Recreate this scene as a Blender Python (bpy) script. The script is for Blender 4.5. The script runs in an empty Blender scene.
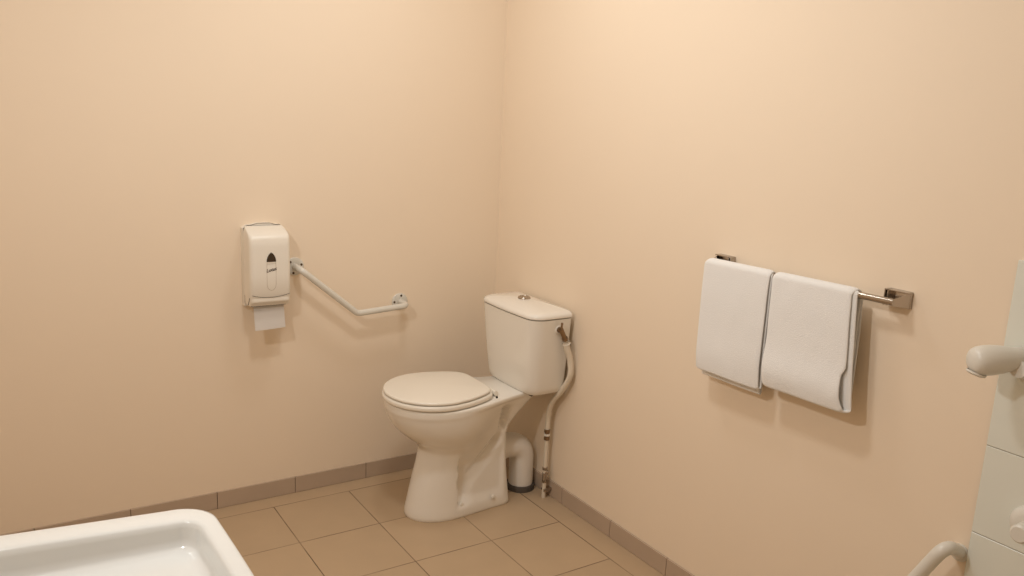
import bpy, bmesh, math, random
from mathutils import Vector, Matrix, noise
random.seed(4)
SC = bpy.context.scene
COL = SC.collection
PI = math.pi

# ------------------------------------------------------------------ materials
def mat(name, col, rough=0.5, metal=0.0, spec=0.5, bump=0.0, bscale=200.0, var=0.0, vscale=6.0, coat=0.0, sss=0.0):
    m = bpy.data.materials.new(name); m.use_nodes = True
    nt = m.node_tree; b = nt.nodes['Principled BSDF']
    b.inputs['Base Color'].default_value = (*col, 1)
    b.inputs['Roughness'].default_value = rough
    b.inputs['Metallic'].default_value = metal
    b.inputs['Specular IOR Level'].default_value = spec
    b.inputs['Coat Weight'].default_value = coat
    b.inputs['Coat Roughness'].default_value = 0.08
    tc = nt.nodes.new('ShaderNodeTexCoord')
    if var > 0:
        n = nt.nodes.new('ShaderNodeTexNoise'); n.inputs['Scale'].default_value = vscale
        n.inputs['Detail'].default_value = 4
        mx = nt.nodes.new('ShaderNodeMix'); mx.data_type = 'RGBA'
        mx.inputs[6].default_value = (*[c * (1 - var) for c in col], 1)
        mx.inputs[7].default_value = (*[min(1, c * (1 + var)) for c in col], 1)
        nt.links.new(tc.outputs['Object'], n.inputs['Vector'])
        nt.links.new(n.outputs['Fac'], mx.inputs[0])
        nt.links.new(mx.outputs[2], b.inputs['Base Color'])
    if bump > 0:
        n = nt.nodes.new('ShaderNodeTexNoise'); n.inputs['Scale'].default_value = bscale
        n.inputs['Detail'].default_value = 3
        bp = nt.nodes.new('ShaderNodeBump'); bp.inputs['Strength'].default_value = bump
        bp.inputs['Distance'].default_value = 0.002
        nt.links.new(tc.outputs['Object'], n.inputs['Vector'])
        nt.links.new(n.outputs['Fac'], bp.inputs['Height'])
        nt.links.new(bp.outputs['Normal'], b.inputs['Normal'])
    return m

GX, GY, TS = -0.993, -0.0802, 0.3
def tile_mat():
    """square floor tiles 0.3 m with thin darker grout, from object coordinates"""
    m = mat('floor_tile', (0.36, 0.26, 0.185), rough=0.48, spec=0.4)
    nt = m.node_tree; N = nt.nodes; L = nt.links; b = N['Principled BSDF']
    tc = N.new('ShaderNodeTexCoord'); sp = N.new('ShaderNodeSeparateXYZ'); L.new(tc.outputs['Object'], sp.inputs[0])
    def math_(op, a, bb=None):
        n = N.new('ShaderNodeMath'); n.operation = op
        for i, v in enumerate((a, bb)):
            if v is None: continue
            if isinstance(v, (int, float)): n.inputs[i].default_value = v
            else: L.new(v, n.inputs[i])
        return n.outputs[0]
    ds = []; ids = []
    for k, off in ((0, GX), (1, GY)):
        t = math_('DIVIDE', math_('SUBTRACT', sp.outputs[k], off), TS)
        f = math_('FRACT', t); ids.append(math_('FLOOR', t))
        ds.append(math_('MULTIPLY', math_('MINIMUM', f, math_('SUBTRACT', 1.0, f)), TS))
    # the cut strips along both walls have no cross joints
    ds[0] = math_('ADD', ds[0], math_('GREATER_THAN', sp.outputs[1], GY + .002))
    ds[1] = math_('ADD', ds[1], math_('GREATER_THAN', sp.outputs[0], GX + .902))
    d = math_('MINIMUM', ds[0], ds[1])
    mr = N.new('ShaderNodeMapRange'); mr.inputs[1].default_value = 0.0010; mr.inputs[2].default_value = 0.0022
    L.new(d, mr.inputs[0])
    cx = N.new('ShaderNodeCombineXYZ'); L.new(ids[0], cx.inputs[0]); L.new(ids[1], cx.inputs[1])
    wn = N.new('ShaderNodeTexWhiteNoise'); L.new(cx.outputs[0], wn.inputs['Vector'])
    nz = N.new('ShaderNodeTexNoise'); nz.inputs['Scale'].default_value = 9; nz.inputs['Detail'].default_value = 6
    L.new(tc.outputs['Object'], nz.inputs['Vector'])
    v = math_('ADD', math_('MULTIPLY', wn.outputs['Value'], 0.35), math_('MULTIPLY', nz.outputs['Fac'], 0.65))
    mx = N.new('ShaderNodeMix'); mx.data_type = 'RGBA'
    mx.inputs[6].default_value = (*[c * 0.90 for c in TILE], 1); mx.inputs[7].default_value = (*[c * 1.10 for c in TILE], 1)
    L.new(v, mx.inputs[0])
    mg = N.new('ShaderNodeMix'); mg.data_type = 'RGBA'; mg.inputs[6].default_value = (0.10, 0.068, 0.043, 1)
    L.new(mr.outputs[0], mg.inputs[0]); L.new(mx.outputs[2], mg.inputs[7]); L.new(mg.outputs[2], b.inputs['Base Color'])
    # worn joints: the grout is paler in places
    gn = N.new('ShaderNodeTexNoise'); gn.inputs['Scale'].default_value = 3.1; gn.inputs['Detail'].default_value = 2; L.new(tc.outputs['Object'], gn.inputs['Vector'])
    gm = N.new('ShaderNodeMapRange'); gm.inputs[1].default_value = .42; gm.inputs[2].default_value = .62; L.new(gn.outputs['Fac'], gm.inputs[0])
    gc = N.new('ShaderNodeMix'); gc.data_type = 'RGBA'; gc.inputs[6].default_value = (0.16, 0.10, 0.06, 1); gc.inputs[7].default_value = (0.36, 0.25, 0.155, 1)
    L.new(gm.outputs[0], gc.inputs[0]); L.new(gc.outputs[2], mg.inputs[6])
    bp = N.new('ShaderNodeBump'); bp.inputs['Strength'].default_value = 0.6; bp.inputs['Distance'].default_value = 0.002
    L.new(mr.outputs[0], bp.inputs['Height']); L.new(bp.outputs['Normal'], b.inputs['Normal'])
    return m

TILE = (0.53, 0.385, 0.245)
M = {}
M['wall'] = mat('cream_paint', (0.93, 0.782, 0.615), rough=0.55, spec=0.3, bump=0.10, bscale=90, var=0.012, vscale=3)
M['ceiling'] = mat('white_ceiling_paint', (0.88, 0.86, 0.82), rough=0.8, bump=0.05)
M['floor'] = tile_mat()
M['skirt'] = mat('skirting_tile', (0.52, 0.40, 0.30), rough=0.45, spec=0.4, var=0.06, vscale=8)
M['grout'] = mat('grout', (0.14, 0.095, 0.065), rough=0.9)
M['walltile'] = mat('white_wall_tile', (0.82, 0.835, 0.76), rough=0.25, spec=0.5, var=0.01)
M['wallgrout'] = mat('wall_grout', (0.46, 0.42, 0.34), rough=0.8)
M['ceramic'] = mat('white_ceramic', (0.90, 0.85, 0.77), rough=0.12, spec=0.5, coat=0.3)
M['basin'] = mat('basin_ceramic', (0.83, 0.845, 0.835), rough=0.12, spec=0.5, coat=0.3)
M['seat'] = mat('ivory_seat_plastic', (0.90, 0.84, 0.74), rough=0.22, spec=0.5)
M['pvc'] = mat('white_pvc', (0.88, 0.82, 0.74), rough=0.35)
M['rubber'] = mat('grey_rubber', (0.09, 0.075, 0.062), rough=0.6)
M['dark'] = mat('dark_gap', (0.03, 0.022, 0.016), rough=0.6)
M['chrome'] = mat('chrome', (0.47, 0.42, 0.37), rough=0.2, metal=1.0)
M['brass'] = mat('aged_brass', (0.30, 0.205, 0.125), rough=0.35, metal=0.9)
M['hose'] = mat('ivory_hose', (0.80, 0.71, 0.58), rough=0.4)
M['abs'] = mat('cream_dispenser_plastic', (0.89, 0.835, 0.745), rough=0.3, spec=0.5)
M['window'] = mat('smoked_window', (0.055, 0.035, 0.02), rough=0.2)
M['ink'] = mat('dark_ink', (0.10, 0.075, 0.06), rough=0.5)
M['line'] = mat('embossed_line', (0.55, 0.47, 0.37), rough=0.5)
M['paper'] = mat('tissue_paper', (0.95, 0.91, 0.87), rough=0.9, bump=0.2, bscale=300)
M['rail'] = mat('white_painted_steel', (0.72, 0.69, 0.62), rough=0.25, spec=0.5)
M['screw'] = mat('dark_screw', (0.12, 0.085, 0.055), rough=0.4, metal=0.6)
M['towel'] = mat('white_terry', (0.91, 0.90, 0.885), rough=0.95, spec=0.1, bump=0.55, bscale=420)
M['plastic'] = mat('white_shower_plastic', (0.80, 0.77, 0.70), rough=0.3, spec=0.5)
M['sprayface'] = mat('grey_spray_plate', (0.50, 0.46, 0.38), rough=0.4)

# ------------------------------------------------------------------ helpers
def finish(me, smooth, angle):
    if smooth:
        for p in me.polygons: p.use_smooth = True
        me.set_sharp_from_angle(angle=math.radians(angle))

def link(name, bm, m, parent=None, smooth=True, angle=40, origin=None):
    """vertices are given in world space; a child is stored relative to its thing's base"""
    off = Vector((0, 0, 0))
    if parent is not None: off = Vector(parent['base']) if 'base' in parent else OFF[parent.name]
    elif origin is not None: off = Vector(origin)
    bmesh.ops.recalc_face_normals(bm, faces=bm.faces)
    me = bpy.data.meshes.new(name); bm.to_mesh(me); bm.free()
    me.transform(Matrix.Translation(-off))
    finish(me, smooth, angle)
    o = bpy.data.objects.new(name, me); COL.objects.link(o)
    for mm in (m if isinstance(m, (list, tuple)) else [m]): me.materials.append(mm)
    OFF[o.name] = off
    if parent is not None: o.parent = parent
    else: o.location = off
    return o
OFF = {}
def thing(name, label, cat, base, group=None):
    o = bpy.data.objects.new(name, None); COL.objects.link(o)
    o.empty_display_size = 0.05; o.location = base; OFF[o.name] = Vector(base)
    tag(o, label, cat, group); return o
def tag(o, label, cat, group=None):
    o['label'] = label; o['category'] = cat
    if group: o['group'] = group
    return o
def struct(name, bm, m, smooth=False):
    o = link(name, bm, m, smooth=smooth); o['kind'] = 'structure'; return o

def box(lo, hi, bev=0.0, seg=2, bm=None, mi=0):
    t = bmesh.new(); bmesh.ops.create_cube(t, size=1)
    for v in t.verts:
        v.co = Vector([(lo[i] + hi[i]) / 2 + v.co[i] * (hi[i] - lo[i]) for i in range(3)])
    if bev: bmesh.ops.bevel(t, geom=t.edges[:], offset=bev, segments=seg, affect='EDGES', profile=0.5)
    return merge(bm, t, mi)
def merge(bm, t, mi=0):
    for f in t.faces: f.material_index = mi
    if bm is None: return t
    me = bpy.data.meshes.new('tmp'); t.to_mesh(me); t.free(); bm.from_mesh(me); bpy.data.meshes.remove(me)
    return bm

def rounded(pts, r, n=8):
    """polyline with its inner corners rounded to arcs of radius r"""
    P = [Vector(p) for p in pts]; out = [P[0]]
    for i in range(1, len(P) - 1):
        a = (P[i - 1] - P[i]).normalized(); b = (P[i + 1] - P[i]).normalized()
        ang = a.angle(b); rr = r[i] if isinstance(r, dict) else r
        d = min(rr / math.tan(ang / 2), 0.49 * (P[i - 1] - P[i]).length, 0.49 * (P[i + 1] - P[i]).length)
        p0 = P[i] + a * d; p1 = P[i] + b * d
        for k in range(n + 1):
            t = k / n; out.append((1 - t) ** 2 * p0 + 2 * t * (1 - t) * P[i] + t * t * p1)
    out.append(P[-1]); return out
def spline(pts, n=10):
    P = [Vector(p) for p in pts]; P = [2 * P[0] - P[1]] + P + [2 * P[-1] - P[-2]]; out = []
    for i in range(1, len(P) - 2):
        for k in range(n):
            t = k / n
            out.append(0.5 * ((2 * P[i]) + (-P[i - 1] + P[i + 1]) * t + (2 * P[i - 1] - 5 * P[i] + 4 * P[i + 1] - P[i + 2]) * t * t + (-P[i - 1] + 3 * P[i] - 3 * P[i + 1] + P[i + 2]) * t ** 3))
    out.append(P[-2]); return out
def tube(path, r, seg=20, bm=None, mi=0, cap=True):
    P = [Vector(p) for p in path]
    clean = [P[0]]
    for p in P[1:]:
        if (p - clean[-1]).length > 1e-6: clean.append(p)
    P = clean; n = len(P); t = bmesh.new(); rings = []
    tan = [(P[min(i + 1, n - 1)] - P[max(i - 1, 0)]).normalized() for i in range(n)]
    u = tan[0].orthogonal().normalized()
    for i in range(n):
        u = (u - tan[i] * u.dot(tan[i])).normalized(); w = tan[i].cross(u)
        rr = r(i / (n - 1)) if callable(r) else r
        rings.append([t.verts.new(P[i] + rr * (math.cos(2 * PI * k / seg) * u + math.sin(2 * PI * k / seg) * w)) for k in range(seg)])
    for a, b in zip(rings, rings[1:]):
        for k in range(seg): t.faces.new((a[k], a[(k + 1) % seg], b[(k + 1) % seg], b[k]))
    if cap: t.faces.new(rings[0][::-1]); t.faces.new(rings[-1])
    return merge(bm, t, mi)
def lathe(profile, origin, axis, seg=32, bm=None, mi=0):
    """profile = (radius, height) pairs turned round axis through origin"""
    ax = Vector(axis).normalized(); u = ax.orthogonal().normalized(); w = ax.cross(u); O = Vector(origin)
    t = bmesh.new(); rings = []
    for r, h in profile:
        if r < 1e-6: rings.append([t.verts.new(O + ax * h)])
        else: rings.append([t.verts.new(O + ax * h + r * (math.cos(2 * PI * k / seg) * u + math.sin(2 * PI * k / seg) * w)) for k in range(seg)])
    for a, b in zip(rings, rings[1:]):
        for k in range(seg):
            k2 = (k + 1) % seg
            if len(a) == 1 and len(b) == 1: continue
            if len(a) == 1: t.faces.new((a[0], b[k2], b[k]))
            elif len(b) == 1: t.faces.new((a[k], a[k2], b[0]))
            else: t.faces.new((a[k], a[k2], b[k2], b[k]))
    return merge(bm, t, mi)
def loft(rings, bm=None, mi=0, cap0=True, cap1=True, closed=True):
    t = bmesh.new(); R = [[t.verts.new(p) for p in r] for r in rings]; n = len(R[0])
    for a, b in zip(R, R[1:]):
        for k in range(n if closed else n - 1):
            t.faces.new((a[k], a[(k + 1) % n], b[(k + 1) % n], b[k]))
    if cap0: t.faces.new(R[0][::-1])
    if cap1: t.faces.new(R[-1])
    return merge(bm, t, mi)
def lerp_table(tab, x):
    if x <= tab[0][0]: return list(tab[0][1:])
    for a, b in zip(tab, tab[1:]):
        if x <= b[0]:
            t = (x - a[0]) / (b[0] - a[0])
            return [p + (q - p) * t for p, q in zip(a[1:], b[1:])]
    return list(tab[-1][1:])
def cubic_table(tab, x):
    """monotone-ish Catmull interpolation of a table"""
    xs = [r[0] for r in tab]
    if x <= xs[0]: return list(tab[0][1:])
    if x >= xs[-1]: return list(tab[-1][1:])
    i = max(k for k in range(len(xs)) if xs[k] <= x); i = min(i, len(xs) - 2)
    h = xs[i + 1] - xs[i]; t = (x - xs[i]) / h; out = []
    for c in range(1, len(tab[0])):
        def slope(k):
            if k == 0 or k == len(xs) - 1: 
                k2 = 1 if k == 0 else k; return (tab[k2][c] - tab[k2 - 1][c]) / (xs[k2] - xs[k2 - 1])
            d0 = (tab[k][c] - tab[k - 1][c]) / (xs[k] - xs[k - 1]); d1 = (tab[k + 1][c] - tab[k][c]) / (xs[k + 1] - xs[k])
            return 0 if d0 * d1 <= 0 else 2 * d0 * d1 / (d0 + d1)
        m0, m1 = slope(i) * h, slope(i + 1) * h; p0, p1 = tab[i][c], tab[i + 1][c]
        out.append((2*t**3-3*t*t+1)*p0 + (t**3-2*t*t+t)*m0 + (-2*t**3+3*t*t)*p1 + (t**3-t*t)*m1)
    return out
def sstep(a, b, x):
    t = min(1, max(0, (x - a) / (b - a))); return t * t * (3 - 2 * t)

# ------------------------------------------------------------------ room shell
WX = 0.008                      # plaster face lies 8 mm behind the skirting tiles' face
RX0, RY0, H = -2.15, -3.45, 2.5
struct('floor', box((RX0 - .1, RY0 - .1, -0.1), (0.11, 0.11, 0)), M['floor'])
struct('ceiling', box((RX0 - .1, RY0 - .1, H), (0.11, 0.11, H + .1)), M['ceiling'])
struct('wall_back', box((RX0 - .1, WX, 0), (WX, WX + .1, H)), M['wall'])
struct('wall_right', box((WX, RY0 - .1, 0), (WX + .1, WX + .1, H)), M['wall'])
struct('wall_left', box((RX0 - .1, RY0, 0), (RX0, WX, H)), M['wall'])
struct('wall_front', box((RX0 - .1, RY0 - .1, 0), (WX, RY0, H)), M['wall'])
BH, JT = 0.0663, 0.2968
def skirting_back():
    bm = box((RX0, 0.0025, 0), (0.0, WX, BH - .0012), mi=1)
    x0 = -1.7732; k = -2
    while x0 + JT * k < 0:
        a = max(RX0, x0 + JT * k + .0011); b = min(0.0, x0 + JT * (k + 1) - .0011)
        if b > a: bm = box((a, 0, 0.0008), (b, WX, BH), .0012, 2, bm)
        k += 1
    return bm
def skirting_right():
    bm = box((0.0025, -2.1, 0), (WX, WX, BH - .0012), mi=1)
    y0 = -0.5649; k = -2
    while y0 - JT * k > -2.1:
        b = min(0.0, y0 - JT * k - .0011); a = max(-2.1, y0 - JT * (k + 1) + .0011)
        if b > a: bm = box((0, a, 0.0008), (WX, b, BH), .0012, 2, bm)
        k += 1
    return bm
struct('baseboard_back', skirting_back(), [M['skirt'], M['grout']])
struct('baseboard_right', skirting_right(), [M['skirt'], M['grout']])
def wall_tiles():
    y0, z1, P = -2.098, 1.242, 0.2095
    bm = box((0.0025, RY0, 0), (WX, y0, z1 - .002), mi=1)
    for i in range(7):
        for j in range(7):
            a = y0 - P * (i + 1) + .001; b = y0 - P * i - .001 if i else y0
            zt = z1 - P * j - (.001 if j else 0); zb = max(0.001, z1 - P * (j + 1) + .001)
            a = max(a, RY0)
            if b - a > .01 and zt - zb > .01: bm = box((0, a, zb), (WX, b, zt), .001, 1, bm)
    return bm
struct('trim_1', wall_tiles(), [M['walltile'], M['wallgrout']])

# ------------------------------------------------------------------ toilet
YC = -0.378
toilet = thing('toilet', 'white close-coupled toilet with closed lid standing in the corner', 'toilet', (-0.36, YC, 0))
TL = sorted(set([round(k / 26, 5) for k in range(27)] + [round(math.sin(a * PI / 40) ** (2 / 9), 5) for a in range(8, 21)]))
NF = 26
BOWL = [  # z, u_front, u_mid, half width, back half width, u_back
    (0.000, .584, .44, .1055, .090, .170), (0.012, .584, .44, .106, .090, .171), (0.06, .575, .435, .103, .088, .177),
    (0.14, .557, .43, .100, .086, .187), (0.21, .538, .42, .101, .085, .193), (0.255, .530, .42, .107, .086, .195),
    (0.285, .546, .42, .124, .087, .196), (0.32, .590, .43, .149, .090, .190), (0.36, .630, .445, .169, .095, .160),
    (0.403, .654, .455, .180, .102, .118), (0.424, .661, .46, .183, .108, .098), (0.438, .665, .465, .186, .110, .080), (.446, .665, .465, .186, .110, .018), (0.462, .665, .465, .186, .111, .014)]
def bowl_ring(z, inset=0.0):
    uf, uc, W, Wb, ub = cubic_table(BOWL, z)
    uf -= inset; W -= inset; Wb -= inset; ub += inset
    half = []
    for k in range(NF):
        a = (PI / 2) * k / NF; half.append((uc + (uf - uc) * math.cos(a), W * math.sin(a) ** 0.96 if k else 0))
    for t in TL:
        u = uc - (uc - ub) * t
        hw = (W + (Wb - W) * sstep(0, 1, min(1, t * 1.25))) * (max(0, 1 - t ** 9)) ** (1 / 9) if t < 1 else 0
        half.append((u, hw))
    ring = half + [(u, -h) for u, h in half[-2:0:-1]]
    return ring
def recess(u, z):
    """how far the pedestal side is drawn in behind its front column (0..1)"""
    foot = sstep(.030, .085, z); web = sstep(.208, .226, u)
    col = 1 - sstep(.414, .424, u)                       # crisp edge of the front column
    low = (1 - sstep(.19, .27, z)) * col                 # the whole side under the bowl
    zl = .135 + (.372 - u) * 0.95 - z                    # > 0 below the slanting back of the trap
    trap = sstep(-.012, .050, zl) * (1 - sstep(.350, .392, u))
    valley = math.exp(-((zl + .022) / .028) ** 2) * sstep(.215, .26, u) * (1 - sstep(.36, .42, u))
    strip = sstep(.300, .335, z) * (1 - sstep(.412, .428, z)) * (1 - sstep(.230, .250, u))
    above = sstep(0, .05, -zl) * low
    d = max(low * (.62 - .36 * trap), valley * .75, strip * .6, above * .55)
    return d * foot * web
def make_bowl():
    zs = [0, .004, .012] + [.012 + .0060 * i for i in range(1, 75)]
    zs = [z for z in zs if z < .456] + [.457]
    rings = []
    for z in zs:
        rings.append([Vector((-u, YC + v * (1 - .46 * recess(u, z)), z)) for u, v in bowl_ring(z, .0025 if z == 0 else 0)])
    rings.append([Vector((-u, YC + v, .4605)) for u, v in bowl_ring(.462, .002)])
    rings.append([Vector((-u, YC + v, .462)) for u, v in bowl_ring(.462, .005)])
    bm = loft(rings)
    bmesh.ops.triangulate(bm, faces=[f for f in bm.faces if len(f.verts) > 4])
    return bm
bowl = link('bowl', make_bowl(), M['ceramic'], toilet, angle=50)
for u, z in ((.402, .046), (.262, .046)):
    link('screw_cap', lathe([(0.009, 0), (0.009, .002), (.006, .0045), (0, .005)], (-u, YC - .094, z + .004), (0, -1, .1), 16), M['ceramic'], bowl)
# shelf bolt seen as a dark dot under the cistern
bb = lathe([(0.006, 0), (.006, -.012), (0, -.013)], (-.128, YC - .1135, .452), (0, 1, 0), 12)
link('fixing_bolt', bb, M['dark'], bowl)

def egg(uf, uc, W, ub, Wb, inset, n=40, corner=5):
    half = []
    for k in range(n):
        a = (PI / 2) * k / n; half.append((uc + (uf - inset - uc) * math.cos(a), (W - inset) * math.sin(a) if k else 0))
    for k in range(n + 1):
        a = (PI / 2) * k / n; t = math.sin(a) ** (2 / corner) if k else 0
        f = math.cos(a) ** (2 / corner) if k < n else 0
        half.append((uc - (uc - ub - inset) * t, (W + (Wb - W) * sstep(0, 1, t) - inset) * f))
    return half + [(u, -v) for u, v in half[-2:0:-1]]
def slab(z0, z1, E, edge=.004, dome=0.0):
    prof = [(z0, edge * .6), (z0 + edge * .5, edge * .1), (z0 + edge, 0), (z1 - edge * 1.5, 0), (z1 - edge * .6, edge * .35), (z1 - edge * .15, edge * 1.1)]
    rings = [[Vector((-u, YC + v, z)) for u, v in egg(*E, i)] for z, i in prof]
    top = egg(*E, edge * 2.2); cu = sum(p[0] for p in top) / len(top)
    for s in (1, .8, .6, .4, .2, .05):
        rings.append([Vector((-(cu + (u - cu) * s), YC + v * s, z1 + dome * (1 - s * s))) for u, v in top])
    return loft(rings)
link('seat', slab(.4655, .4845, (.673, .485, .185, .284, .148), .005), M['seat'], toilet)
link('lid', slab(.487, .4985, (.669, .485, .181, .292, .142), .004, .007), M['seat'], toilet)
for s in (1, -1):
    h = tube([(-.276, YC + s * .085 - .022, .4735), (-.276, YC + s * .085 + .022, .4735)], .0095, 16)
    lathe([(.014, .4615), (.014, .465), (.010, .470)], (-.268, YC + s * .085, 0), (0, 0, 1), 16, h)
    link('hinge', h, M['seat'], toilet)
hp = lathe([(0.0045, 0), (.0045, .003), (0, .0035)], (-.296, YC - .1425, .474), (0, -1, 0), 12)
link('hinge_pin', hp, M['dark'], toilet)

def tank_ring(z, u0, u1, y0, y1, r, bow, n=10):
    """rounded rectangle with the two wall-side corners tight and a slightly bowed front"""
    pts = []
    def arc(cx, cy, rr, a0, a1):
        for k in range(n + 1):
            a = a0 + (a1 - a0) * k / n; pts.append((cx + rr * math.cos(a), cy + rr * math.sin(a)))
    rb = .012
    arc(u1 - r, y1 - r, r, PI / 2, 0) ; 
    m = 12
    for k in range(1, m): pts.append((u1, y1 - r + (y0 + r - y1 + r) * k / m))
    arc(u1 - r, y0 + r, r, 0, -PI / 2)
    arc(u0 + rb, y0 + rb, rb, -PI / 2, -PI); arc(u0 + rb, y1 - rb, rb, PI, PI / 2)
    yc, hw = (y0 + y1) / 2, (y1 - y0) / 2
    return [Vector((-(u + bow * (1 - ((y - yc) / hw) ** 2) * max(0, (u - u0) / (u1 - u0))), y, z)) for u, y in pts]
TANK = [(.4625, .016, .154, -.543, -.228, .034), (.468, .014, .158, -.549, -.221, .037), (.485, .013, .162, -.553, -.217, .04), (.56, .013, .170, -.562, -.207, .045),
        (.68, .013, .179, -.573, -.195, .048), (.761, .013, .184, -.580, -.188, .05)]
rings = []
for k in range(33):
    z = .4625 + (.7605 - .4625) * (k / 32) ** 1.0
    if k == 1: z = .4655
    u0, u1, y0, y1, r = cubic_table(TANK, z); rings.append(tank_ring(z, u0, u1, y0, y1, r, .010))
tank = link('cistern', loft(rings), M['ceramic'], toilet, angle=50)
def lid_rings():
    out = []; A = (.010, .186, -.5825, -.1855, .052)
    for z, i in ((.7635, .0035), (.765, .0005), (.767, 0), (.772, .0005), (.7765, .002), (.7805, .0055), (.784, .0115), (.787, .020)):
        out.append(tank_ring(z, A[0] + i * .25, A[1] - i, A[2] + i, A[3] - i, A[4] - i * .5, .011))
    base = out[-1]; c = Vector((-.098, -.3845, 0))
    for s in (.95, .88, .80, .70, .58, .45, .32, .2, .06):
        out.append([Vector((c.x + (p.x - c.x) * s, c.y + (p.y - c.y) * s, .787 + .015 * (1 - s ** 2.2))) for p in base])
    return out
clid = link('cistern_lid', loft(lid_rings()), M['ceramic'], toilet, angle=50)
bt = lathe([(0.0, .0072), (.0135, .0072), (.015, .006)], (-.098, -.376, .8022), (0, 0, 1), 28)
lathe([(.0155, .004), (.0165, .0068), (.021, .0068), (.024, .0045), (.025, .001), (.025, -.004)], (-.098, -.376, .8022), (0, 0, 1), 28, bt)
link('flush_button', bt, M['chrome'], clid)
# waste elbow
R = .0495
EX, EY, EZ = -.062, -.362, .196
path = [(-.205, EY + .004, EZ), (-.150, EY + .003, EZ)] + [(EX - .062 + .062 * math.sin(a), EY + .002, EZ - .062 + .062 * math.cos(a)) for a in [PI / 2 * k / 14 for k in range(15)]] + [(EX, EY, .03), (EX, EY, .004)]
wp = tube(path, R, 32)
lathe([(R + .0005, 0), (R + .004, .001), (R + .004, .022), (R + .0005, .023)], (-.178, EY + .0035, EZ), (1, 0, 0), 32, wp)
pipe = link('waste_pipe', wp, M['pvc'], toilet)
link('rubber_collar', lathe([(R + .001, .024), (.056, .024), (.058, .020), (.058, 0.0005), (R + .001, .0005)], (EX, EY, 0), (0, 0, 1), 36), M['rubber'], pipe)
link('rubber_seal', lathe([(R + .0005, 0), (R + .0055, 0), (R + .0055, .006), (R + .0005, .006)], (-.185, EY + .0035, EZ), (1, 0, 0), 32), M['rubber'], pipe)

# ------------------------------------------------------------------ water supply beside the cistern
sup = thing('water_supply_hose', 'ivory water supply hose with brass valve running down from cistern to floor', 'hose', (-.03, -.484, 0))
hose = spline([(-.046, -.592, .672), (-.040, -.594, .648), (-.024, -.596, .60), (-.019, -.594, .54), (-.024, -.558, .474), (-.030, -.508, .412), (-.030, -.487, .355), (-.030, -.484, .30), (-.030, -.484, .285)], 8)
link('hose', tube(hose, lambda t: .0125 - .003 * t, 18), M['hose'], sup)
# angle valve on the cistern side
v = tube([(-.072, -.568, .722), (-.072, -.590, .722)], .010, 18)
tube([(-.074, -.592, .728), (-.066, -.593, .712), (-.050, -.593, .682)], .0092, 18, v)
lathe([(.0118, 0), (.0118, .012), (.0105, .014)], (-.056, -.593, .694), (.45, 0, -.8), 6, v)
val = link('angle_valve', v, M['brass'], sup, angle=30)
lv = box((-.088, -.603, .742), (-.078, -.597, .745), .001)
bmesh.ops.delete(lv, geom=lv.verts[:], context='VERTS')
loft([[Vector((-.073 + dx * w + s * .002, -.594 - .004 + dy, .728 + s * .024)) for dx, dy in ((-1, 0), (1, 0), (1, .007), (-1, .007))] for s, w in ((0, .004), (.5, .0022), (.9, .003), (1, .0015))], lv)
link('valve_lever', lv, M['brass'], val)
link('valve_washer', lathe([(0, 0), (.018, 0), (.018, .003), (.014, .007), (.011, .007)], (-.072, -.5735, .722), (0, -1, 0), 24), M['abs'], sup)
link('hose_collar', lathe([(.0162, 0), (.0155, .001), (.0155, .007), (.0162, .008)], (-.0465, -.592, .674), (.4, -.1, -1), 20), M['abs'], sup)
cp = lathe([(.011, 0), (.0125, .001), (.0125, .013), (.011, .014)], (-.03, -.484, .276), (0, 0, 1), 6)
lathe([(.011, 0), (.0125, .001), (.0125, .013), (.011, .014)], (-.03, -.484, .245), (0, 0, 1), 6, cp)
lathe([(.0095, .258), (.0095, .277)], (-.03, -.484, 0), (0, 0, 1), 16, cp)
cpl = link('coupling', cp, M['brass'], sup, angle=30)
link('coupling_ring', lathe([(.0095, .2635), (.0125, .2635), (.0125, .2715), (.0095, .2715)], (-.03, -.484, 0), (0, 0, 1), 20), M['abs'], sup)
link('pipe', tube([(-.03, -.484, .250), (-.03, -.484, .0005)], .0082, 16), M['hose'], sup)
sv = lathe([(.0085, 0), (.0115, .001), (.0115, .012), (.0085, .013)], (-.03, -.484, .118), (0, 0, 1), 6)
tube([(-.03, -.484, .106), (-.03, -.484, .076)], .0105, 14, sv)
tube([(-.03, -.484, .108), (-.018, -.493, .108)], .0085, 12, sv)
lathe([(.0085, 0), (.0105, .001), (.0105, .010), (.0085, .011)], (-.03, -.484, .064), (0, 0, 1), 6, sv)
link('stop_valve', sv, M['chrome'], sup, angle=30)
link('pipe_clip', box((-.036, -.4955, .028), (.004, -.4715, .040), .0015), M['chrome'], sup)

# ------------------------------------------------------------------ toilet paper dispenser
DX0, DX1 = -1.071, -0.926
disp = thing('toilet_paper_dispenser', 'cream plastic toilet paper dispenser with dark teardrop window fixed to back wall', 'dispenser', ((DX0 + DX1) / 2, WX, .778))
def dring(z, y0, y1, inset=0.0, r=.016, n=8):
    """horizontal outline of the cover: flat on the wall side, rounded front corners"""
    x0, x1 = DX0 + inset, DX1 - inset; pts = [(x0, y0)]
    for k in range(n + 1):
        a = PI + (PI / 2) * k / n; pts.append((x0 + r + r * math.cos(a), y1 + r + r * math.sin(a)))
    for k in range(n + 1):
        a = -PI / 2 + (PI / 2) * k / n; pts.append((x1 - r + r * math.cos(a), y1 + r + r * math.sin(a)))
    pts.append((x1, y0)); return [Vector((x, y, z)) for x, y in pts]
bp = []
for z, i in ((.776, .001), (.778, 0), (1.058, 0)):
    bp.append(dring(z, WX, -.020, i - .0005, .002))
bkm = loft(bp)
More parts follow.
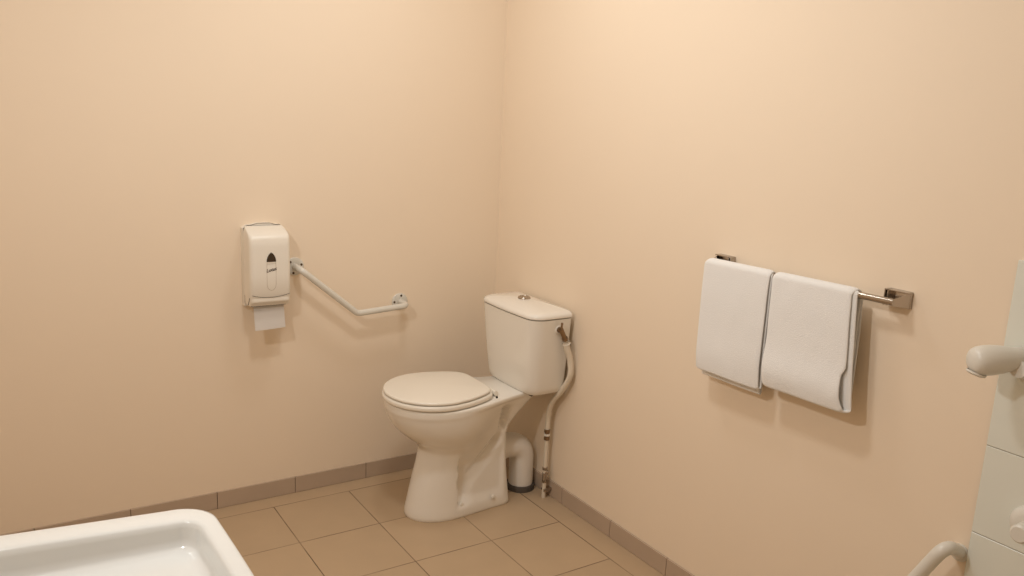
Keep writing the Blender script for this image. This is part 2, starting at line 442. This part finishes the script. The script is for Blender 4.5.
# wavy crest along the top of the back plate
def crest(x):
    t = (x - DX0) / (DX1 - DX0); e = min(t, 1 - t) * 2
    return 1.058 + .010 * sstep(0, .25, e) + .006 * sstep(.35, .75, e)
xs = [DX0 + (DX1 - DX0) * k / 40 for k in range(41)]
loft([[Vector((x, WX, 1.04)), Vector((x, -.020, 1.04)), Vector((x, -.020, crest(x))), Vector((x, WX, crest(x)))] for x in xs], bkm)
back = link('back_plate', bkm, M['abs'], disp, angle=30)
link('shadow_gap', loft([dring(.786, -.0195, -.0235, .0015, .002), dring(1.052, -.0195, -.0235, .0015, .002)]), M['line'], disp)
cov = []
for z, y1, i in ((.8185, -.103, .0), (.82, -.104, 0), (.90, -.105, 0), (1.00, -.103, 0), (1.026, -.101, .0), (1.038, -.094, .0005), (1.047, -.080, .0015), (1.055, -.060, .0025), (1.061, -.040, .004), (1.0645, -.030, .006), (1.066, -.0255, .010)):
    cov.append(dring(z, -.0235, y1, i, .016 if z < 1.03 else .012))
cover = link('cover', loft(cov), M['abs'], disp, angle=45)
# lower flap with a sagging upper edge, slightly proud of the cover foot
fl = []
for k in range(9):
    t = k / 8; z = .787 + (.0315) * t
    fl.append(dring(z, -.0235, -.086 - .017 * sstep(0, .6, t), .003 - .001 * t, .014))
flap = link('flap', loft(fl), M['abs'], disp, angle=45)
def arc_strip(pts, w, d=.0008):
    b = bmesh.new()
    for a, c in zip(pts, pts[1:]):
        pass
    tube(pts, w, 6, b); return b
sag = [(DX0 + .006 + (DX1 - DX0 - .012) * k / 24, -.1046, .820 + .010 * (abs(2 * k / 24 - 1) ** 2.2)) for k in range(25)]
link('crest_seam', tube([(x, -.0206, crest(x) + .0004) for x in xs[1:-1]], .0008, 6), M['ink'], disp)
link('flap_seam', tube(sag, .0009, 6), M['ink'], disp)
link('flap_side_seam', tube([(DX0 - .0002, -.0905, .8185), (DX0 + .0015, -.066, .789)], .0009, 6), M['ink'], disp)
link('tear_slot', box((DX0 + .008, -.082, .7845), (DX1 - .012, -.040, .7885), .001), M['dark'], disp)
# teardrop window, label area and outline on the front
XC = -.9965; YF = -.1046
def tear(x0, z0, w, h, n=20):
    up = []
    for k in range(n + 1):
        t = k / n; up.append((w * (1 - t ** 2.0) ** .75 if t < 1 else 0, z0 + h * t))
    return [(x0 - a, z) for a, z in up] + [(x0 + a, z) for a, z in up[-2::-1]]
win = tear(XC, .948, .0165, .033)
link('window', loft([[Vector((x, YF + .002, z)) for x, z in win], [Vector((x, YF - .001, z)) for x, z in win]]), M['window'], cover, angle=30)
ol = [(XC - .0155, YF, .945), (XC - .0162, YF, .925), (XC - .0160, YF, .885)]
for k in range(13):
    a = PI + PI * k / 12; ol.append((XC + .0160 * math.cos(a), YF, .868 + .023 * math.sin(a) + .0))
ol += [(XC + .0160, YF, .885), (XC + .0162, YF, .925), (XC + .0155, YF, .945)]
lab = tube(ol, .0007, 6); tube([(XC - .0155, YF, .941), (XC + .0155, YF, .941)], .0006, 6, lab)
link('embossed_outline', lab, M['line'], cover)
cu = bpy.data.curves.new('logo', 'FONT'); cu.body = 'Lotus'; cu.size = .0165; cu.shear = .35; cu.align_x = 'CENTER'; cu.extrude = .0003; cu.offset = .00035
tmp = bpy.data.objects.new('logo_tmp', cu); COL.objects.link(tmp)
dg = bpy.context.evaluated_depsgraph_get(); dg.update()
me = bpy.data.meshes.new_from_object(tmp.evaluated_get(dg)); bpy.data.objects.remove(tmp); bpy.data.curves.remove(cu)
me.name = 'logo_lettering'
mt = Matrix.Translation(Vector((XC, YF - .0008, .914)) - OFF[disp.name]) @ Matrix.Rotation(PI / 2, 4, 'X') @ Matrix.Rotation(math.radians(13), 4, 'Z')
me.transform(mt); me.materials.clear(); me.materials.append(M['ink'])
lg = bpy.data.objects.new('logo_lettering', me); COL.objects.link(lg); lg.parent = cover; OFF[lg.name] = OFF[disp.name]
# the sheet of paper that hangs out
pr = []
for k in range(13):
    t = k / 12; z = .800 - .103 * t
    pr.append([Vector((-1.052 + .109 * j / 10, -.064 - .024 * t + .0015 * math.sin(j * .6 + t * 2) * t, z + .004 * t * j / 10)) for j in range(11)])
pb = loft(pr, closed=False, cap0=False, cap1=False)
bmesh.ops.solidify(pb, geom=pb.faces[:], thickness=.0012)
tag(link('toilet_paper_sheet', pb, M['paper'], origin=(-1.002, -.065, .75)), 'white sheet of toilet paper hanging out below the wall dispenser', 'toilet paper')

# ------------------------------------------------------------------ angled grab rail on the back wall
def rail_flange(c, n, screws, parent, up=(0, 0, 1), rad=.034):
    f = link('flange', lathe([(0, 0), (rad, 0), (rad, .0045), (rad - .003, .007), (rad * .48, .0075), (0, .0075)], c, n, 36), M['rail'], parent)
    n = Vector(n).normalized(); u = Vector(up); w = n.cross(u)
    for a in screws:
        p = Vector(c) + (math.cos(a) * w + math.sin(a) * u) * rad * .74 + n * .007
        link('screw', lathe([(0.0045, 0), (.0045, .0012), (.003, .0022), (0, .0022)], p, n, 14), M['screw'], f)
    return f
gr = thing('grab_rail', 'white angled grab rail on back wall between paper dispenser and toilet', 'grab rail', (-.66, WX, .72))
A0, A1 = (-.877, WX, .905), (-.446, WX, .735)
pth = rounded([A0, (-.878, -.07, .905), (-.658, -.07, .722), (-.446, -.07, .735), A1], {1: .03, 2: .035, 3: .03}, 10)
link('bar', tube(pth, .0118, 24), M['rail'], gr)
rail_flange(A0, (0, -1, 0), (math.radians(45), math.radians(165), math.radians(285)), gr)
rail_flange(A1, (0, -1, 0), (math.radians(100), math.radians(0), math.radians(220)), gr)

# ------------------------------------------------------------------ towel rail and towels
ZB, XB = 1.10, -.045
def bar_z(y): return 1.093 + (1.101 - 1.093) * (-1.289 - y) / .56       # the rail hangs a touch lower at the toilet end
tr = thing('towel_rail', 'chrome towel rail with square brackets on the right wall holding two towels', 'towel rail', (WX, -1.565, ZB))
link('bar', tube([(XB, -1.860, bar_z(-1.86)), (XB, -1.276, bar_z(-1.276))], .0085, 24), M['chrome'], tr)
for yb, yo in ((-1.844, -.011), (-1.287, .011)):
    zc = bar_z(yb) + .003
    b = box((-.001, yb - .030, zc - .0205), (WX, yb + .030, zc + .0205), .0015, 2)
    # three-sided arm: its ridge runs from the plate's outer top corner down to the bar end
    o = -1 if yo < 0 else 1
    tip = [Vector((XB - .007, yb + yo + o * .004, bar_z(yb) + .0075)), Vector((XB - .007, yb + yo + o * .004, bar_z(yb) - .0085)), Vector((XB + .004, yb + yo - o * .008, bar_z(yb) - .0075))]
    base = [Vector((-.001, yb + o * .0285, zc + .0185)), Vector((-.001, yb + o * .0285, zc - .0190)), Vector((-.001, yb - o * .0285, zc - .0190))]
    loft([base, tip], b)
    # raised lips of the open square cup
    box((-.016, yb - .030, zc + .0170), (0, yb + .030, zc + .0205), .0008, 1, b)
    for e in (-.030, -.022): box((-.016, yb - o * (-e) - .0017, zc - .0205), (0, yb - o * (-e) + .0017, zc + .0205), .0008, 1, b)
    link('bracket', b, M['chrome'], tr, angle=25)

def towel(front, back, zf, zb, gape, seed, notch=0.0, inner=0.0):
    """bath towel folded lengthwise: a flattened sleeve of cloth hung over the bar.
    front / back = (y_left, y_right) at the bar, (y_left, y_right) at the hem"""
    prof = []                                  # x, z offset from bar, 0 front .. 1 back, outer?, share of drop
    zt = 0.0; f = zf - ZB; bk = zb - ZB; n = 26
    def p(x, z, w, outer): prof.append((x, z, w, outer))
    for k in range(n + 1):
        t = k / n; p(XB - .0165 - .004 * math.sin(t * PI) - gape * math.exp(-((t - .12) / .20) ** 2), (f + .006) * (1 - t), 0, 1)
    for k in range(1, 12):
        a = PI - PI * k / 12; p(XB + .0165 * math.cos(a), .0150 * math.sin(a), k / 12, 1)
    for k in range(n + 1):
        t = k / n; p(XB + .0165 + .006 * math.sin(t * PI), (bk + .006) * t, 1, 0)
    for k in range(1, 6):
        a = -PI * k / 6; p(XB + .0130 + .0035 * math.cos(a), bk + .006 + .004 * math.sin(a), 1, 0)
    for k in range(n + 1):
        t = 1 - k / n; p(XB + .0095 + .001 * math.sin(t * PI), (bk + .006) * t, 1, 0)
    for k in range(1, 10):
        a = PI * k / 10; p(XB + .0110 * math.cos(a), .0110 * math.sin(a), 1 - k / 10, 0)
    for k in range(n + 1):
        t = 1 - k / n; p(XB - .0100 - .002 * math.sin(t * PI) - .2 * gape * math.exp(-((t - .05) / .35) ** 2), (f + .006) * (1 - t), 0, 0)
    xa, xb = prof[-1][0], prof[0][0]; c, r = (xa + xb) / 2, abs(xa - xb) / 2
    for k in range(1, 7):
        a = -PI * k / 7; p(c + r * math.cos(a), f + .006 + min(r, .007) * math.sin(a), 0, 1 if k > 3 else 0)
    NY = 34; rings = []
    for j in range(NY + 1):
        s = j / NY; ring = []
        for (x, z, w, outer) in prof:
            h = max(0, min(1, -z / -(f + (bk - f) * w)))
            L0 = [front[0][i] + (front[1][i] - front[0][i]) * h for i in (0, 1)]
            L1 = [back[0][i] + (back[1][i] - back[0][i]) * h for i in (0, 1)]
            if not outer and w < .5: L0[1] -= inner
            if outer and w < .5: L0[1] += notch * sstep(.63, .69, h) * (1 - .6 * sstep(.90, 1, h))
            yl, yr = [a + (b_ - a) * w for a, b_ in zip(L0, L1)]
            y = yl + (yr - yl) * s
            q = noise.noise(Vector((x * 5 + seed, y * 7, z * 6))); q2 = noise.noise(Vector((seed * 3, y * 22, z * 14)))
            edge = max(0, 1 - min(s, 1 - s) / .06)
            xx = x + .0030 * q * h + .0010 * q2 + (.0015 if w < .5 else -.0010) * edge * edge
            zz = bar_z(y) + .0085 * (1 if z > -.002 else 0) * 0 + z + .003 * noise.noise(Vector((seed + 9, y * 6, x * 3))) * h + (.006 * edge * edge * h ** 6 if x < XB - .012 else 0)
            if z >= -.02: zz -= .004 * edge ** 2
            ring.append(Vector((xx, y + .0015 * noise.noise(Vector((seed, x * 8, z * 9))), zz)))
        rings.append(ring)
    return loft(rings, cap0=False, cap1=False)
for args, lab in ((dict(front=((-1.260, -1.503), (-1.267, -1.507)), back=((-1.270, -1.500), (-1.268, -1.492)), zf=.779, zb=.757, gape=.004, seed=1.3, inner=.004), 'folded white towel on the toilet end of the chrome rail'),
                  (dict(front=((-1.512, -1.757), (-1.524, -1.783)), back=((-1.514, -1.768), (-1.515, -1.772)), zf=.802, zb=.822, gape=.015, seed=7.7, notch=.011, inner=.012), 'folded white towel on rail end nearest the tiles, open fold on its right edge')):
    o = link('towel', towel(**args), M['towel'], origin=(XB, (args['front'][0][0] + args['front'][0][1]) / 2, ZB), angle=80)
    sd = o.modifiers.new('thick', 'SOLIDIFY'); sd.thickness = .0040; sd.offset = 0
    ss = o.modifiers.new('soft', 'SUBSURF'); ss.levels = 1; ss.render_levels = 1
    tag(o, lab, 'towel', 'towels on the chrome rail')

# ------------------------------------------------------------------ washbasin at the lower left
ZR = .85; CYB = -1.961
def basin_ring(z, inset_f, inset_s, inset_b, r, n=12):
    """outline from the wall (x=-2.15) to the front edge (x=-1.57), sides tapering"""
    xf = -1.570 - inset_f; xb = RX0 + inset_b
    def hw(x): return .296 + (-1.57 - x) * .13 - inset_s
    pts = [(xb, hw(xb))]
    m = 10; xa = xf - r
    for k in range(1, m + 1): 
        x = xb + (xa - xb) * k / m; pts.append((x, hw(x)))
    h = hw(xa)
    for k in range(1, n + 1):
        a = PI / 2 - PI / 2 * k / n; pts.append((xa + r * math.cos(a), h - r + r * math.sin(a)))
    for k in range(1, 8): pts.append((xf + .006 * math.sin(PI * k / 8), (h - r) * (1 - 2 * k / 8)))
    full = pts + [(x, -y) for x, y in reversed(pts) if True and abs(y) > -1]
    # drop the duplicated run along the front
    k0 = len(pts); full = pts[:k0 - 7] + [(xf + .005 * math.sin(PI * (k + 1) / 16), (h - r) * (1 - 2 * (k + 1) / 16)) for k in range(15)] + [(x, -y) for x, y in reversed(pts[:k0 - 7])]
    return [Vector((x, CYB + y, z)) for x, y in full]
def basin_mesh():
    R_ = []
    for z, f, s, r in ((.745, .10, .10, .05), (.755, .07, .07, .055), (.79, .03, .035, .06), (.825, .006, .008, .062), (.838, .001, .001, .062), (.845, .0005, .0005, .062), (.8485, .002, .002, .061), (.850, .006, .006, .06)):
        R_.append(basin_ring(z, f, s, .0, r))
    R_.append(basin_ring(.850, .022, .042, .10, .040)); R_.append(basin_ring(.8495, .026, .047, .104, .036)); R_.append(basin_ring(.847, .029, .051, .108, .033))
    R_.append(basin_ring(.840, .031, .054, .110, .031)); R_.append(basin_ring(.826, .034, .058, .114, .030)); R_.append(basin_ring(.817, .037, .062, .118, .030)); R_.append(basin_ring(.813, .045, .070, .128, .032))
    R_.append(basin_ring(.8115, .058, .084, .145, .03))
    R_.append(basin_ring(.8105, .15, .16, .20, .03))
    out = []
    for i, r in enumerate(R_):
        if i >= 11:   # the bowl floor falls towards the waste near the wall
            dep = (ZR - r[0].z) / .037
            r = [Vector((p.x, p.y, p.z - .014 * min(1, dep) * max(0, (-1.60 - p.x) / .4))) for p in r]
        out.append(r)
    b = loft(out); bmesh.ops.triangulate(b, faces=[f for f in b.faces if len(f.verts) > 4]); return b
wb = thing('washbasin', 'white ceramic washbasin rim in the bottom left corner, hung on the left wall', 'washbasin', (RX0, CYB, .745))
link('basin', basin_mesh(), M['basin'], wb, angle=50)
link('drain', lathe([(0, .004), (.018, .004), (.030, .003), (.032, 0)], (-1.93, CYB, .7985), (0, 0, 1), 28), M['chrome'], wb)

# ------------------------------------------------------------------ shower fittings at the right edge
sr = thing('shower_grab_rail', 'white tubular grab rail at bottom right, beside the wall tiles', 'grab rail', (WX, -2.03, .48))
B0, B3 = (WX, -2.078, .548), (WX, -1.90, .205)
link('bar', tube(rounded([B0, (-.072, -2.084, .590), (-.072, -1.90, .225), B3], {1: .050, 2: .03}, 12), .0155, 24), M['plastic'], sr)
rail_flange(B0, (-1, 0, 0), (), sr, rad=.021)
rail_flange(B3, (-1, 0, 0), (), sr, rad=.021)

hs = thing('hand_shower', 'white hand shower with rounded head held sideways on the tiled wall', 'shower head', (0, -2.15, 1.03))
H0, H1 = Vector((-.118, -2.094, 1.031)), Vector((-.012, -2.152, 1.041))
d = (H1 - H0).normalized(); Lh = (H1 - H0).length
link('head', lathe([(0, 0), (.012, .0005), (.021, .003), (.027, .008), (.0305, .016), (.0325, .028), (.0325, .046), (.031, .06), (.0285, .075), (.027, .085)], H0, d, 36), M['plastic'], hs)
link('handle', lathe([(.027, .085), (.0255, .092), (.0245, Lh - .004), (.022, Lh)], H0, d, 28), M['plastic'], hs)
link('spray_plate', lathe([(0, .003), (.016, .003), (.020, 0), (.020, -.004)], H0 + d * .026 + Vector((-.006, .006, -.0300)), (-.25, .18, -1), 28), M['plastic'], hs)
link('wall_holder', lathe([(0, 0), (.030, 0), (.030, .006), (.024, .018), (.018, .05), (0, .05)], (0, -2.158, 1.018), (-1, 0, 0.1), 24), M['plastic'], hs)

mx = thing('shower_mixer', 'white round shower mixer on the tiles at the right edge', 'mixer tap', (0, -2.215, .685))
link('wall_plate', lathe([(0, 0), (.040, 0), (.040, .006), (.034, .014), (.022, .018), (0, .018)], (0, -2.214, .684), (-1, 0, 0), 32), M['plastic'], mx)
link('body', lathe([(.014, .016), (.014, .03), (.020, .032), (.020, .06), (.016, .064), (0, .064)], (0, -2.222, .680), (-1, 0, 0), 28), M['plastic'], mx)

# ------------------------------------------------------------------ lights
def lamp(name, loc, energy, radius, col):
    l = bpy.data.lights.new(name, 'POINT'); l.energy = energy; l.shadow_soft_size = radius; l.color = col
    o = bpy.data.objects.new(name, l); COL.objects.link(o); o.location = loc; return o
def panel(name, loc, energy, size):
    l = bpy.data.lights.new(name, 'AREA'); l.shape = 'DISK'; l.size = size; l.energy = energy; l.color = (1.0, 1.0, 0.985)
    o = bpy.data.objects.new(name, l); COL.objects.link(o); o.location = loc; return o
panel('ceiling_light', (-1.10, -1.35, 2.49), 7.4, .26)
panel('corner_fill_light', (-.66, -.70, 2.49), 3.6, .30)  # added fill, not a lamp of the room: brightens the corner behind the toilet
ml = panel('mirror_light', (-2.08, -1.66, 2.08), 7.2, .11)
ml.rotation_euler = Vector((.90, .30, -.46)).to_track_quat('-Z', 'Y').to_euler()
w = bpy.data.worlds.new('World'); SC.world = w; w.use_nodes = True
w.node_tree.nodes['Background'].inputs[0].default_value = (1, .9, .75, 1); w.node_tree.nodes['Background'].inputs[1].default_value = 0.0

# ------------------------------------------------------------------ camera
q = [829.3763, 0.57896716, 0.20623902, 0.04690654]
C0 = Vector((-6.18481134, -9.91653659, 4.98439779)) * 0.3
yw, pt, rl = q[1:]
dv = Vector((math.sin(yw) * math.cos(pt), math.cos(yw) * math.cos(pt), -math.sin(pt)))
rt = Vector((math.cos(yw), -math.sin(yw), 0)); up = rt.cross(dv)
c, s = math.cos(rl), math.sin(rl)
r2 = c * rt + s * up; u2 = -s * rt + c * up
cam = bpy.data.cameras.new('camera'); cam.sensor_width = 36; cam.lens = q[0] / 1024 * 36; cam.clip_start = .02
co = bpy.data.objects.new('camera', cam); COL.objects.link(co)
m4 = Matrix.Identity(4)
for i in range(3): m4[i][0] = r2[i]; m4[i][1] = u2[i]; m4[i][2] = -dv[i]; m4[i][3] = C0[i]
co.matrix_world = m4
SC.camera = co
SC.view_settings.view_transform = 'Standard'; SC.view_settings.look = 'None'
SC.view_settings.exposure = 0.25; SC.view_settings.gamma = 1.0; SC.view_settings.use_curve_mapping = False
for o in list(bpy.data.objects):
    if 'base' in o: del o['base']
